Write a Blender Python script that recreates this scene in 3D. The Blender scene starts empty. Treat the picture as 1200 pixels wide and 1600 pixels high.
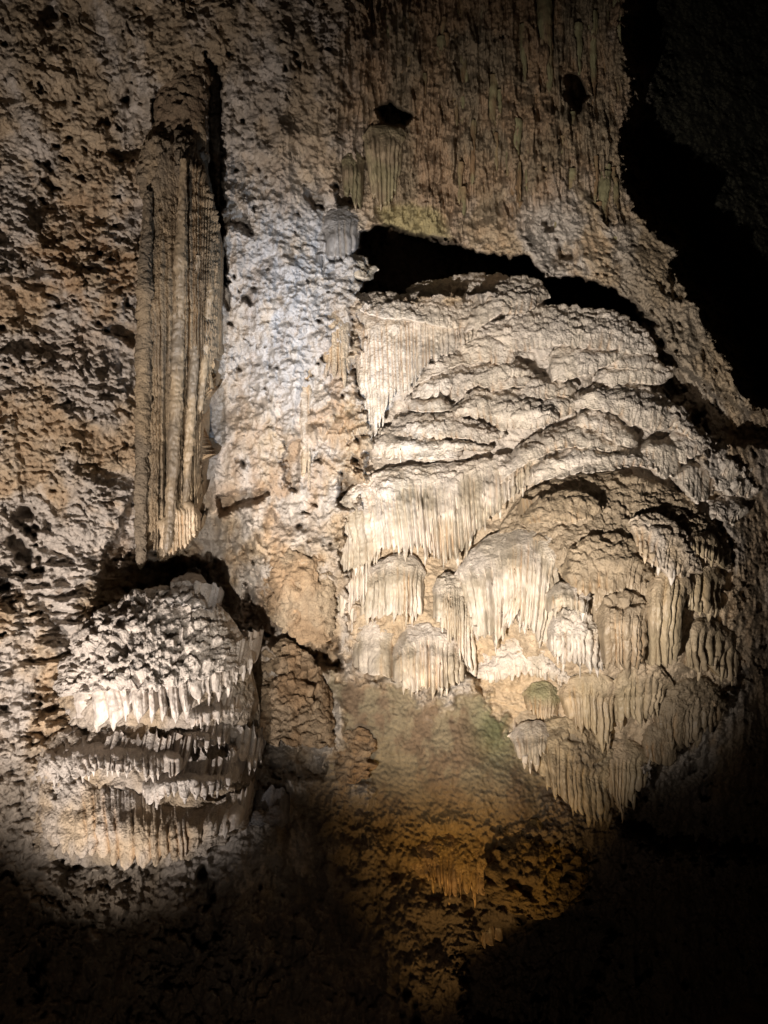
import bpy, math
import numpy as np

# ------------------------------------------------------------------ camera, world, lamps, exposure
SC = bpy.context.scene
COL = SC.collection
D = 15.0                      # metres from the camera to the reference plane y = 0
cam_d = bpy.data.cameras.new("camera"); cam = bpy.data.objects.new("camera", cam_d); COL.objects.link(cam)
cam.location = (0, -D, 0); cam.rotation_euler = (math.pi/2, 0, 0)
cam_d.sensor_fit = 'VERTICAL'; cam_d.sensor_height = 36.0; cam_d.lens = 27.0
cam_d.clip_start = 0.1; cam_d.clip_end = 400
SC.camera = cam
w = bpy.data.worlds.new("World"); SC.world = w; w.use_nodes = True
w.node_tree.nodes["Background"].inputs[0].default_value = (0.50, 0.30, 0.16, 1)
w.node_tree.nodes["Background"].inputs[1].default_value = 0.009
SC.view_settings.view_transform = 'Standard'; SC.view_settings.look = 'None'
SC.view_settings.exposure = 0.0; SC.view_settings.gamma = 1.0

def spot(name, loc, target, power, col, angle, blend=0.8, radius=0.05):
    l = bpy.data.lights.new(name, 'SPOT'); l.energy = power; l.color = col
    l.spot_size = math.radians(angle); l.spot_blend = blend; l.shadow_soft_size = radius
    o = bpy.data.objects.new(name, l); COL.objects.link(o); o.location = loc
    d = [t-s for t, s in zip(target, loc)]
    import mathutils
    o.rotation_euler = mathutils.Vector(d).to_track_quat('-Z', 'Y').to_euler()
    return o
LAMPS = [
 ("cave_floodlight_left",  (-5.4, -11.6, -6.6), (-5.7, -0.5, 1.5), 9200, (1.0, .89, .81), 60, 1.0),
 ("cave_floodlight_mound", (-3.9, -10.8, -5.6), (-4.2, -2.2, -3.5), 4100, (1.0, .93, .90), 40, 1.0),
 ("cave_floodlight_middle",(-1.6, -12.8, -3.0), (1.8, 0.2, .8), 15000, (1.0, .92, .83), 60, 1.0),
 ("cave_floodlight_cool",  (3.6, -8.5, -4.0), (-1.9, 0.4, 3.0), 5200, (.60, .77, 1.0), 30, 1.0),
 ("cave_floodlight_amber", (0.9, -8.4, -7.8), (1.4, -1.8, -5.0), 1250, (1.0, .64, .24), 44, 1.0),
 ("added_fill_spot", (0.0, -13.4, -5.0), (0.5, 0, -2.0), 210, (1.0, .84, .68), 120, 1.0),  # added wide fill that softly lifts everything, no fixture of its own
]
for a in LAMPS: spot(*a)

# ------------------------------------------------------------------ numeric helpers
def hsh(ix, iy, seed):
    h = (ix.astype(np.int64)*374761393 + iy.astype(np.int64)*668265263 + int(seed)*974634777) & 0xffffffff
    h = ((h ^ (h >> 13))*1274126177) & 0xffffffff
    h = h ^ (h >> 16)
    h = (h*2246822519) & 0xffffffff
    h = h ^ (h >> 15)
    return (h & 0xffffff)/float(0x1000000)
def perlin(x, y, seed=0):
    x = np.asarray(x, float); y = np.asarray(y, float); x, y = np.broadcast_arrays(x, y)
    ca = math.cos(.6+seed*.37); sa = math.sin(.6+seed*.37); x, y = x*ca-y*sa+seed*1.7, x*sa+y*ca-seed*2.3
    xi = np.floor(x); yi = np.floor(y); xf = x-xi; yf = y-yi
    u = xf*xf*xf*(xf*(xf*6-15)+10); v = yf*yf*yf*(yf*(yf*6-15)+10)
    def g(dx, dy):
        a = hsh(xi+dx, yi+dy, seed)*2*math.pi
        return np.cos(a)*(xf-dx)+np.sin(a)*(yf-dy)
    n0 = g(0,0)*(1-u)+g(1,0)*u; n1 = g(0,1)*(1-u)+g(1,1)*u
    return (n0*(1-v)+n1*v)*1.45
def fbm(x, y, seed=0, oct=4, gain=.5):
    s = 0; a = 1
    for k in range(oct):
        s = s + a*perlin(x*2**k, y*2**k, seed+k*17); a *= gain
    return s
def worley(x, y, seed=0):
    xi = np.floor(x); yi = np.floor(y)
    f1 = np.full(x.shape, 9.); cid = np.zeros(x.shape)
    for dx in (-1, 0, 1):
        for dy in (-1, 0, 1):
            cx = xi+dx; cy = yi+dy
            px = cx+hsh(cx, cy, seed)*.9; py = cy+hsh(cx, cy, seed+7)*.9
            d = (px-x)**2+(py-y)**2
            m = d < f1
            f1 = np.where(m, d, f1); cid = np.where(m, hsh(cx, cy, seed+13), cid)
    return np.sqrt(f1), cid
def scales(x, z, seed=0, size=.2):
    """small overlapping wavelets of flowstone"""
    wx = x+.10*perlin(x*2.5, z*2.5, seed); wz = z+.05*perlin(x*3.1, z*3.1, seed+1)
    f, c = worley(wx/size, wz/size*2.3, seed+2)
    f2, c2 = worley(wx/size*2.2, wz/size*4.4, seed+3)
    return size*(np.sqrt(np.clip(1-(f/.85)**2, 0, 1))*(.4+.6*c)*.7+.3*np.sqrt(np.clip(1-(f2/.85)**2, 0, 1))*(.3+.7*c2))
def sst(a, b, x):
    t = np.clip((x-a)/(b-a), 0, 1); return t*t*(3-2*t)
def polydist(px, py, poly):
    """signed distance, positive inside"""
    d = np.full(px.shape, 1e9); ins = np.zeros(px.shape, bool); n = len(poly)
    for i in range(n):
        x0, y0 = poly[i]; x1, y1 = poly[(i+1) % n]
        ex, ey = x1-x0, y1-y0
        t = np.clip(((px-x0)*ex+(py-y0)*ey)/(ex*ex+ey*ey+1e-9), 0, 1)
        d = np.minimum(d, (px-x0-t*ex)**2+(py-y0-t*ey)**2)
        if y0 != y1:
            c = ((py >= y0) != (py >= y1)) & (px < ex*(py-y0)/(ey)+x0)
            ins ^= c
    d = np.sqrt(d)
    return np.where(ins, d, -d)
def P(px, py, y):
    k = (D+y)/D/80.0
    return np.stack([(px-600)*k, y+0*px, (800-py)*k], -1)
def popcorn(x, z, seed=0, size=.15):
    """cave coral: round knobs with deep gaps between, metres"""
    wx = x+.05*perlin(x*7, z*7, seed+50)+.12*perlin(x*1.9, z*1.9, seed+52); wz = z+.05*perlin(x*7+9, z*7, seed+51)+.12*perlin(x*1.7, z*1.9, seed+53)
    f, c = worley(wx/size, wz/size*1.15, seed)
    f2, c2 = worley(wx/size*2.1+5, wz/size*2.3, seed+3)
    big = np.sqrt(np.clip(1-(f/.78)**2, 0, 1))*(.45+.75*c)
    sm = np.sqrt(np.clip(1-(f2/.8)**2, 0, 1))*(.4+.6*c2)
    return size*(.62*big+.30*sm)

# ------------------------------------------------------------------ broad shape of the wall (depth in metres, minus = towards the camera)
CP = np.array([
(-250,0,-2.4),(-250,800,-3.2),(-250,1500,-4.5),(1450,200,6),(1450,800,5),(1450,1500,4),(600,1900,-5.5),(0,1900,-5.5),(1200,1900,-2),(600,-250,.6),(0,-250,-1.2),(1000,-250,2.6),
(0,0,-1.0),(0,400,-1.2),(0,800,-1.5),(0,1200,-2),(0,1500,-3),(0,1600,-3.5),(150,100,-.3),(150,500,-.5),(150,800,-.7),(90,1000,-1.0),
(250,100,-.3),(250,300,.3),(250,700,.4),(260,900,.8),(350,600,.8),(350,850,1.0),(400,200,-.1),(420,450,-.2),(450,650,.1),(460,900,-.3),(350,1000,.8),(420,1050,.4),
(560,100,.4),(560,300,.6),(520,450,.3),(530,650,.1),(530,850,-.1),(530,1000,.1),
(700,50,1.3),(700,200,1.1),(700,350,.8),(850,50,1.8),(850,200,1.4),(850,400,.9),(950,100,3.1),(950,300,1.9),(1000,450,1.0),(1080,520,1.1),(1150,600,1.3),
(650,480,.3),(800,460,.35),(950,500,.5),(600,550,.0),(750,560,.05),(900,560,.1),(1000,600,.3),(650,700,-.3),(800,700,-.5),(950,700,-.6),(1080,700,0),(600,800,-.5),(750,850,-.8),
(900,800,-1.2),(1000,850,-1.4),(1100,850,-1.1),(1180,850,.7),(1180,700,1.6),(600,950,-.5),(700,1000,-.8),(850,1000,-1.3),(950,1000,-1.5),(1080,1000,-1.4),(1180,1000,.7),
(560,1080,-.6),(700,1100,-.9),(800,1150,-1.1),(900,1150,-1.2),(1000,1150,-1),(1100,1150,-.5),(1200,1200,.6),(560,1200,-1.1),(700,1200,-1.5),(800,1250,-1.7),(950,1300,-1.2),(1100,1300,0),
(500,1400,-2.2),(700,1350,-2.2),(900,1400,-1.6),(600,1550,-3.2),(800,1550,-2.6),(1000,1500,-1),(1200,1500,.3),(300,1400,-2.8),(150,1400,-2.8),(300,1550,-3.5),(450,1180,-.8),(450,1300,-1.7),
(200,1100,-.9),(200,1250,-1.6)], float)
def _tps(r2): return np.where(r2 > 0, r2*np.log(np.maximum(r2, 1e-12)), 0)
_q = CP[:, :2]/400.0; _n = len(_q)
_K = _tps(((_q[:, None]-_q[None])**2).sum(-1))+np.eye(_n)*.01
_A = np.zeros((_n+3, _n+3)); _A[:_n, :_n] = _K; _A[:_n, _n] = 1; _A[:_n, _n+1:] = _q; _A[_n:, :_n] = _A[:_n, _n:].T
_w = np.linalg.solve(_A, np.concatenate([CP[:, 2], [0, 0, 0]]))
def W(px, py):
    x = np.asarray(px, float)/400; y = np.asarray(py, float)/400
    s = _w[_n]+_w[_n+1]*x+_w[_n+2]*y
    for i in range(_n): s = s+_w[i]*_tps((x-_q[i, 0])**2+(y-_q[i, 1])**2)
    return s

_W0 = W
def W(px, py):                # the big swelling of the great dome
    r = ((np.asarray(px, float)-965)/185)**2+((np.asarray(py, float)-905)/185)**2
    return _W0(px, py)-.55*np.clip(1-r, 0, 1)**.8
def WM(px, py):               # with the body of the tiered mound
    ax = np.asarray(px, float); ay = np.asarray(py, float)
    r1 = np.abs((ax-252)/156)**2.4+np.abs((ay-1045)/152)**2.6; r2 = np.abs((ax-222)/184)**2.4+np.abs((ay-1262)/148)**2.8
    r = np.minimum(r1, r2)
    return W(np.full_like(np.asarray(px, float), 235.)*.6+np.asarray(px)*.4, py)*.5-.7-1.5*np.clip(1-r, 0, 1)**.5

# ------------------------------------------------------------------ materials
def rock(name, rough=.72, bump=.5, scale=1.0, spec=.3, stretch=1.0, var=.35):
    m = bpy.data.materials.new(name); m.use_nodes = True
    nt = m.node_tree; N = nt.nodes; L = nt.links; b = N["Principled BSDF"]
    geo = N.new("ShaderNodeNewGeometry")
    mp = N.new("ShaderNodeMapping"); mp.inputs['Scale'].default_value = (1, 1, stretch)
    L.new(geo.outputs['Position'], mp.inputs['Vector'])
    at = N.new("ShaderNodeAttribute"); at.attribute_name = "tint"
    n1 = N.new("ShaderNodeTexNoise"); n1.inputs['Scale'].default_value = 5*scale; n1.inputs['Detail'].default_value = 8; n1.inputs['Roughness'].default_value = .65
    n2 = N.new("ShaderNodeTexNoise"); n2.inputs['Scale'].default_value = 26*scale; n2.inputs['Detail'].default_value = 6; n2.inputs['Roughness'].default_value = .7
    vo = N.new("ShaderNodeTexVoronoi"); vo.inputs['Scale'].default_value = 22*scale
    for n in (n1, n2, vo): L.new(mp.outputs[0], n.inputs['Vector'])
    r = N.new("ShaderNodeMapRange"); r.inputs[1].default_value = .3; r.inputs[2].default_value = .7; r.inputs[3].default_value = 1-var; r.inputs[4].default_value = 1+var*.6
    L.new(n1.outputs[0], r.inputs[0])
    r2 = N.new("ShaderNodeMapRange"); r2.inputs[1].default_value = .3; r2.inputs[2].default_value = .7; r2.inputs[3].default_value = .8; r2.inputs[4].default_value = 1.12
    L.new(n2.outputs[0], r2.inputs[0])
    mu = N.new("ShaderNodeMath"); mu.operation = 'MULTIPLY'; L.new(r.outputs[0], mu.inputs[0]); L.new(r2.outputs[0], mu.inputs[1])
    vm = N.new("ShaderNodeVectorMath"); vm.operation = 'SCALE'; L.new(at.outputs['Color'], vm.inputs[0]); L.new(mu.outputs[0], vm.inputs['Scale'])
    L.new(vm.outputs[0], b.inputs['Base Color'])
    b.inputs['Roughness'].default_value = rough; b.inputs['Specular IOR Level'].default_value = spec
    ad = N.new("ShaderNodeMath"); ad.operation = 'ADD'; L.new(n2.outputs[0], ad.inputs[0])
    ml = N.new("ShaderNodeMath"); ml.operation = 'MULTIPLY'; ml.inputs[1].default_value = .6; L.new(vo.outputs['Distance'], ml.inputs[0]); L.new(ml.outputs[0], ad.inputs[1])
    bp = N.new("ShaderNodeBump"); bp.inputs['Strength'].default_value = bump; bp.inputs['Distance'].default_value = .045
    gs_ = N.new('ShaderNodeMath'); gs_.operation = 'MULTIPLY'; gs_.inputs[1].default_value = bump; L.new(at.outputs['Alpha'], gs_.inputs[0]); L.new(gs_.outputs[0], bp.inputs['Strength'])
    L.new(ad.outputs[0], bp.inputs['Height']); L.new(bp.outputs[0], b.inputs['Normal'])
    return m
M_wall = rock("limestone_wall", .8, .6)
M_flow = rock("flowstone", .52, .6, 1.1, .35)
M_drip = rock("dripstone", .42, .35, .9, .4, .35)
M_coral = rock("coral_crust", .85, .7, 1.2, .2)
M_far = rock("far_limestone", .9, .6, .4, .1)

PALE = np.array([.56, .49, .42]); CREAM = np.array([.56, .43, .29]); OCHRE = np.array([.42, .27, .15]); BROWN = np.array([.20, .14, .09])
TAN = np.array([.34, .26, .17]); AMBER = np.array([.42, .265, .09]); OLIVE = np.array([.20, .18, .10]); GREY = np.array([.40, .38, .37])
def mix(a, b, t): return a*(1-t[..., None])+b*t[..., None]

# ------------------------------------------------------------------ mesh from a grid of points
def grid_mesh(name, Pt, tint, mat, parent=None, org=(0, 0, 0), closed=False, grain=None):
    nv, nu = Pt.shape[:2]
    V = (Pt-np.array(org)).reshape(-1, 3)
    idx = np.arange(nv*nu).reshape(nv, nu)
    if closed: idx = np.concatenate([idx, idx[:, :1]], 1)
    a = idx[:-1, :-1]; b = idx[:-1, 1:]; c = idx[1:, 1:]; d = idx[1:, :-1]
    F = np.stack([a, d, c, b], -1).reshape(-1, 4)
    return raw_mesh(name, V, F, tint.reshape(-1, 3), mat, parent, grain)
def raw_mesh(name, V, F, tint, mat, parent=None, grain=None):
    me = bpy.data.meshes.new(name)
    me.vertices.add(len(V)); me.vertices.foreach_set('co', np.ascontiguousarray(V, np.float32).ravel())
    me.loops.add(F.size); me.loops.foreach_set('vertex_index', np.ascontiguousarray(F, np.int32).ravel())
    me.polygons.add(len(F)); me.polygons.foreach_set('loop_start', np.arange(0, F.size, F.shape[1], dtype=np.int32))
    me.polygons.foreach_set('use_smooth', np.ones(len(F), bool))
    me.update(calc_edges=True)
    at = me.attributes.new('tint', 'FLOAT_COLOR', 'POINT')
    c = np.ones((len(V), 4), np.float32); c[:, :3] = np.clip(tint*.76, .003, .95)
    if grain is not None: c[:, 3] = grain.ravel()
    at.data.foreach_set('color', c.ravel())
    me.materials.append(mat)
    o = bpy.data.objects.new(name, me); COL.objects.link(o)
    if parent: o.parent = parent
    return o
def normals(Pt, closed=False):
    if closed:
        Q = np.concatenate([Pt[:, -1:], Pt, Pt[:, :1]], 1); du = np.gradient(Q, axis=1)[:, 1:-1]
    else: du = np.gradient(Pt, axis=1)
    dv = np.gradient(Pt, axis=0)
    n = np.cross(dv, du)
    l = np.linalg.norm(n, axis=-1, keepdims=True)
    return n/np.maximum(l, 1e-9)
def tag(o, label=None, cat=None, group=None, kind=None):
    if label: o['label'] = label
    if cat: o['category'] = cat
    if group: o['group'] = group
    if kind: o['kind'] = kind
    return o
def empty(name, loc):
    o = bpy.data.objects.new(name, None); COL.objects.link(o); o.location = loc; o.empty_display_size = .3
    return o

# ------------------------------------------------------------------ the big wall
def axis(lo, a, b, hi, fine, coarse):
    return np.concatenate([np.arange(lo, a, coarse), np.arange(a, b, fine), np.arange(b, hi+coarse, coarse)])
gx = axis(-420, -12, 1212, 1500, 1.55, 8); gy = axis(-420, -12, 1612, 1900, 1.55, 8)
PX, PY = np.meshgrid(gx, gy)
def zone(poly, soft, jit=14, seed=0, freq=.02, px=None, py=None):
    px = PX if px is None else px; py = PY if py is None else py
    d = polydist(px, py, poly)+jit*fbm(px*freq, py*freq, seed, 4, .6)
    return sst(-soft, soft, d)
HOLES_AND_SHADOWS = [
 ([(565,366),(600,352),(650,366),(700,380),(760,398),(825,402),(850,435),(900,432),(955,452),(990,480),(1020,560),(990,535),(940,500),(870,492),(850,470),(840,452),(790,450),(740,455),(690,455),(650,462),(600,470),(562,462),(578,430),(556,400)], 5, 6, 6.5),
 ([(985,470),(1012,500),(1052,560),(1110,610),(1160,640),(1260,650),(1260,690),(1120,695),(1070,655),(1030,610),(1005,555)], 8, 8, 1.8),
 ([(585,170),(610,160),(642,180),(632,198),(602,194)], 4, 3, 1.6),
 ([(882,120),(905,112),(918,150),(902,174),(886,155)], 4, 4, 2.0),
 ([(338,775),(385,765),(418,768),(410,785),(375,792),(345,805)], 5, 5, 1.0),
 ([(385,915),(440,972),(485,1022),(528,1000),(532,1045),(480,1048),(425,1010),(385,970)], 6, 7, 1.3),
 ([(533,740),(550,750),(540,795),(528,790)], 4, 4, .7),
 ([(243,135),(268,140),(275,190),(240,195)], 5, 6, .7),
 ([(318,78),(345,120),(350,400),(358,440),(340,450),(328,300),(325,120)], 4, 5, 1.6),  # groove cut where the stalactite's shadow lies, to deepen its black
 ([(150,235),(230,225),(235,245),(180,250)], 5, 8, .5),
 ([(350,310),(385,330),(390,360),(352,350)], 5, 8, .5),
 ([(212,770),(214,880),(320,880),(330,930),(180,935),(145,965),(160,880)], 7, 6, 1.0),  # recess in the outline of a cast shadow, standing in for it
 ([(520,285),(556,290),(560,320),(525,325)], 5, 6, .8),
 ([(445,690),(470,690),(462,770),(445,760)], 5, 8, .5),
 ([(420,1060),(440,1080),(430,1160),(505,1180),(500,1215),(420,1215),(400,1130)], 8, 8, .7),
 ([(1030,1190),(1130,1090),(1170,1050),(1300,1050),(1300,1350),(1040,1330),(970,1290)], 14, 12, 1.2),
 ([(720,1490),(860,1420),(960,1450),(900,1620),(730,1620)], 14, 12, .8),
]
VOID = [(985,-500),(975,60),(992,150),(972,235),(992,320),(1045,385),(1058,440),(1098,500),(1140,560),(1165,625),(1180,640),(1600,650),(1600,-500)]
Yw = W(PX, PY)
kk = (D+Yw)/D/80.0; X = (PX-600)*kk; Z = (800-PY)*kk
# medium relief
Yw = Yw+.20*fbm(X*.55, Z*.5, 3, 3)
for i, (poly, soft, jit, dep) in enumerate(HOLES_AND_SHADOWS):
    sel = (PX > min(p[0] for p in poly)-60) & (PX < max(p[0] for p in poly)+60) & (PY > min(p[1] for p in poly)-60) & (PY < max(p[1] for p in poly)+60)
    Yw[sel] += dep*zone(poly, soft, jit, 20+i, .05, PX[sel], PY[sel])
vd = polydist(PX, PY, VOID)+16*fbm(PX*.012, PY*.012, 66, 2)+9*fbm(PX*.045, PY*.045, 60, 4, .65)
Yw = Yw+4.5*sst(-6, 14, vd)**1.0+3.0*sst(5, 80, vd)+12*sst(50, 420, vd)
m_rib = zone([(555,-500),(990,-500),(985,290),(975,330),(900,300),(800,330),(690,375),(600,330),(540,230)], 60, 30, 71)
m_smooth = zone([(520,1055),(600,1050),(700,1090),(850,1045),(870,1150),(850,1290),(775,1300),(770,1400),(655,1400),(600,1300),(550,1230)], 24, 40, 72)
m_lower = zone([(560,1260),(760,1250),(800,1420),(700,1500),(520,1500),(420,1260),(460,1170),(530,1190)], 40, 30, 73)
m_lip = zone([(590,325),(640,318),(685,330),(705,375),(660,372),(600,355)], 8, 6, 74)
m_alc = zone([(322,580),(345,590),(385,690),(350,760),(345,870),(390,960),(350,990),(320,860),(305,700)], 14, 14, 75)
m_flow = zone([(560,480),(850,470),(1000,500),(1060,620),(1120,760),(1150,900),(1150,1060),(1000,1200),(960,1280),(840,1200),(740,1060),(550,1050),(535,820),(575,720)], 14, 26, 76, .03)
Yw += .14*fbm(X*1.7, Z*1.5, 9, 4, .55)*(1-.75*m_smooth)
m_pop = np.clip(1-m_flow*.9-m_rib*.75-m_smooth-.75*m_lower-m_lip-.6*m_alc, 0, 1)
m_up = sst(330, 60, PY)*sst(560, 460, PX)                        # smoother upper left
big = popcorn(X, Z, 5, .19); sm = popcorn(X+3, Z, 6, .11)
sel_b = sst(-.2, .35, fbm(X*.45, Z*.45, 31, 3))
pop = big*sel_b+sm*(1-sel_b)+.45*popcorn(X+9, Z, 67, .07)
pop = pop*(.6+.75*sst(-.35, .35, fbm(X*.55+7, Z*.5, 62, 3)))
crk = np.abs(fbm(X*.75+.2*perlin(X*4, Z*4, 63), Z*.42, 64, 3))
disp = -.13*sst(.05, 0, crk)*m_pop*sst(.1, .5, fbm(X*.6+20, Z*.6, 65, 2))+pop*m_pop*(1-.45*m_up)*1.6+m_pop*.10*(1-np.abs(fbm(X*2.1, Z*1.6, 61, 4, .6)))+m_flow*(.5*scales(X, Z, 57, .26)+.05*fbm(X*2.2, Z*3, 59, 3)-.72+.5*sst(860, 1000, PY))
# horizontal shelving in the lower left and around the mound
shelf = np.abs(fbm(X*1.3, Z*2.4, 33, 4, .6))*sst(-.5, .4, fbm(X*.6, Z*.6, 34, 3))
m_sh = sst(780, 930, PY)*sst(420, 250, PX)
disp += (.40*shelf)*m_sh
# pits
pit = fbm(X*2.3, Z*2.6, 35, 3, .6)
disp -= .35*sst(.75, 1.1, pit+.25*fbm(X*8, Z*8, 39, 3))*np.clip(m_pop+.3*m_rib, 0, 1)
pit2 = fbm(X*1.1+40, Z*.9, 37, 4, .6)
disp -= .55*sst(.62, 1.0, pit2+.2*fbm(X*6, Z*5, 40, 3))*np.clip(m_pop, 0, 1)
# vertical ribs
xw = X+.06*perlin(X*3, Z*1.5, 41)
rb = fbm(xw*7.5, Z*.9, 42, 4, .6); rb2 = 1-np.abs(perlin(xw*5.2, Z*.55, 47))*2
disp += m_rib*(.30*fbm(xw*4.8, Z*.55, 42, 5, .62)+.10*np.abs(fbm(xw*11, Z*1.1, 68, 3))*2+.07*rb2*sst(-.3, .5, fbm(X*.8, Z*.8, 43, 2))+.05*fbm(X*9, Z*4, 44, 3)+.25*popcorn(X, Z*.6, 58, .14)*sst(-3, 1.5, -Z+4))
# faint vertical runs elsewhere on the wall
disp += .06*(1-np.abs(perlin(xw*3.2, Z*.35, 48))*2)*(1-m_smooth)*(1-m_rib)
# smooth clay slope: low swells and small ripples
disp += (m_smooth+m_lip)*(.03*fbm(X*2, Z*3.3, 45, 4, .55)+.018*fbm(X*13, Z*16, 46, 3))
disp += m_lower*(.13*fbm(X*2.6, Z*2.2, 49, 5, .62))
disp += .02*fbm(X*16, Z*16, 54, 2)
Yw = Yw-disp
# rock colour, with some lamplight and shade painted into it
c1 = fbm(X*.7, Z*.45, 81, 4, .55); c2 = fbm(X*1.9, Z*1.2, 82, 4, .6); c3 = fbm(X*5, Z*4, 83, 3)
tint = np.broadcast_to(PALE, X.shape+(3,)).copy()
tint = mix(tint, CREAM*.92, sst(-.3, .3, c1+.2*c2))
tint = mix(tint, OCHRE, .42*sst(.05, .55, c1*.6+c2*.6+.2*c3)*sst(150, 300, PY+0*PX))
def blob(cx, cy, rx, ry): return np.exp(-(((PX-cx)/rx)**2+((PY-cy)/ry)**2))
tint = mix(tint, OCHRE*1.05, .75*np.clip(blob(130,430,85,110)+blob(430,760,90,90)+blob(530,620,35,90)+blob(430,960,60,50), 0, 1)*sst(-.5, .3, c2))
tint = mix(tint, TAN*.95, .7*sst(330, 60, PY)*sst(-.5, .3, c2+.2))
tint = mix(tint, mix(np.broadcast_to(OCHRE*.9, X.shape+(3,)), TAN*.85, sst(-.2, .4, c1)), m_rib*.85)
tint = mix(tint, np.array([.40,.33,.17]), m_lip)
tint = mix(tint, mix(np.broadcast_to(np.array([.285,.232,.15]), X.shape+(3,)), BROWN*1.05, sst(-.3, .4, c2)), m_smooth)
tint = mix(tint, np.array([.13,.17,.08]), m_smooth*np.clip(blob(775,1140,36,50)*.8+blob(840,1090,25,20), 0, 1)*.8)
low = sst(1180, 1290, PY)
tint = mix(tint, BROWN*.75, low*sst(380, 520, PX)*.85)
tint = mix(tint, mix(np.broadcast_to(PALE*1.3, X.shape+(3,)), CREAM*1.15, sst(690, 800, PY)), m_flow*.9)
tint = mix(tint, np.array([.50,.51,.54]), .75*np.clip(blob(435,470,75,190)+blob(520,380,40,60), 0, 1)*sst(-.6, .2, c2+.3))  # bluish white paints the cool lamplight into the rock colour
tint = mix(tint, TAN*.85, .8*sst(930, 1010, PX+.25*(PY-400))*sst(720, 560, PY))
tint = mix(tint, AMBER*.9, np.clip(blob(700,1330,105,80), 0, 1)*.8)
tint = mix(tint, BROWN*.6, sst(1310, 1430, PY+0*PX)*.85)  # darkened downwards, painting in the dimness below the lamps' reach
tint = mix(tint, TAN*.8, sst(1120, 1260, PY)*sst(330, 200, PX)*.6)  # lower left darkened to paint in the dim edge of the lamplight
tint = mix(tint, GREY, np.clip(blob(335,700,30,90)+blob(525,365,22,35), 0, 1)*.7)  # greyed spots paint in the same cool light
tint = mix(tint, OLIVE*.15, sst(0, 40, vd))  # near black past the rim, the void's darkness painted on
tint = mix(tint, np.array([.10,.06,.035]), .9*zone(HOLES_AND_SHADOWS[0][0], 5, 6, 20, .05))  # cavity painted dark brown so its lit back reads as shade
tint = mix(tint, BROWN*.8, sst(1110, 1180, PX+0*PY)*sst(620, 680, PY)*.7)  # right edge darkened, painting in the falloff of the lamplight
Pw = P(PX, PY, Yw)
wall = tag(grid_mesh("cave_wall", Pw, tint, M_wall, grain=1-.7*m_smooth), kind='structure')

# ------------------------------------------------------------------ far wall and floor
fx = np.linspace(-14, 40, 420); fz = np.linspace(-9.5, 26, 300); FX, FZ = np.meshgrid(fx, fz[::-1])
FY = 21+1.5*fbm(FX*.16, FZ*.12, 90, 4)-.6*np.abs(fbm(FX*.9, FZ*.25, 91, 4))-.3*popcorn(FX*.4, FZ*.4, 92, .3)-.012*(FX-8).clip(0)**2
tf = mix(np.broadcast_to(OLIVE*.12, FX.shape+(3,)), BROWN*.15, sst(-.3, .3, fbm(FX*.3, FZ*.3, 93, 3)))  # near-black tint puts the void's darkness into the far wall
tag(grid_mesh("far_cave_wall", np.stack([FX, FY, FZ], -1), tf, M_far), kind='structure')
qx = np.linspace(-26, 36, 240); qy = np.linspace(-26, 25, 200); QX, QY = np.meshgrid(qx, qy)
QZ = -9.4+.35*fbm(QX*.25, QY*.25, 95, 4)+.08*fbm(QX*2, QY*2, 96, 3)
tag(grid_mesh("cave_floor", np.stack([QX, QY, QZ], -1)[::-1], np.broadcast_to(BROWN, QX.shape+(3,)), M_far), kind='structure')

# ------------------------------------------------------------------ flowstone shells
def resample(pts, u):
    p = np.array(pts, float); d = np.concatenate([[0], np.cumsum(np.hypot(*(p[1:]-p[:-1]).T))]); d /= d[-1]
    if np.all(np.diff(p[:, 0]) > 0): d = .2*d+.8*(p[:, 0]-p[0, 0])/(p[-1, 0]-p[0, 0])
    # smooth: cubic-ish by averaging shifted linear samples
    e = .5/len(pts)*.8; ks = np.linspace(-1, 1, 7)
    s = 0
    for k in ks:
        uu = np.clip(u+k*e*np.minimum(1, np.minimum(u, 1-u)/e), 0, 1)
        s = s+np.stack([np.interp(uu, d, p[:, 0]), np.interp(uu, d, p[:, 1])], -1)
    return s/len(ks)
_seed = [100]
LAST = {}
def teeth(n, parent, org, mat, ln=(10, 30), rr=.34):
    """separate pointed drips hanging from the longest flutes of the last shell"""
    L = dict(LAST); rng = np.random.RandomState(L['seed']+1)
    js = [j for j in range(1, L['nf']-1) if L['w'][j] > 4.5 and (L['i'] == j).any()]
    js = sorted(js, key=lambda j: L['ln'][j]+.3*rng.rand())[:n]
    for q, j in enumerate(js):
        ix = np.where(L['i'] == j)[0]; k = ix[np.argmax(L['r'][ix])]
        r = max(2.0, min(5.5, L['w'][j]*rr)); h = rng.uniform(*ln)
        x0, y0, dd = L['px'][k], L['py'][k], L['tip'][k, 1]+.06
        dx = rng.uniform(-.06, .06)*h
        tube("tooth", [(x0-dx, y0-26), (x0, y0-4), (x0+dx, y0+h*.5)], [r*.8, r, r*.8, r*.45], 0, mat, parent, org, colr=(L['col'][0], L['col'][1]), seed=L['seed']*3+q, yabs=[dd+.32, dd+.06, dd, dd+.03], sq=1.0, ring=14)
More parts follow.
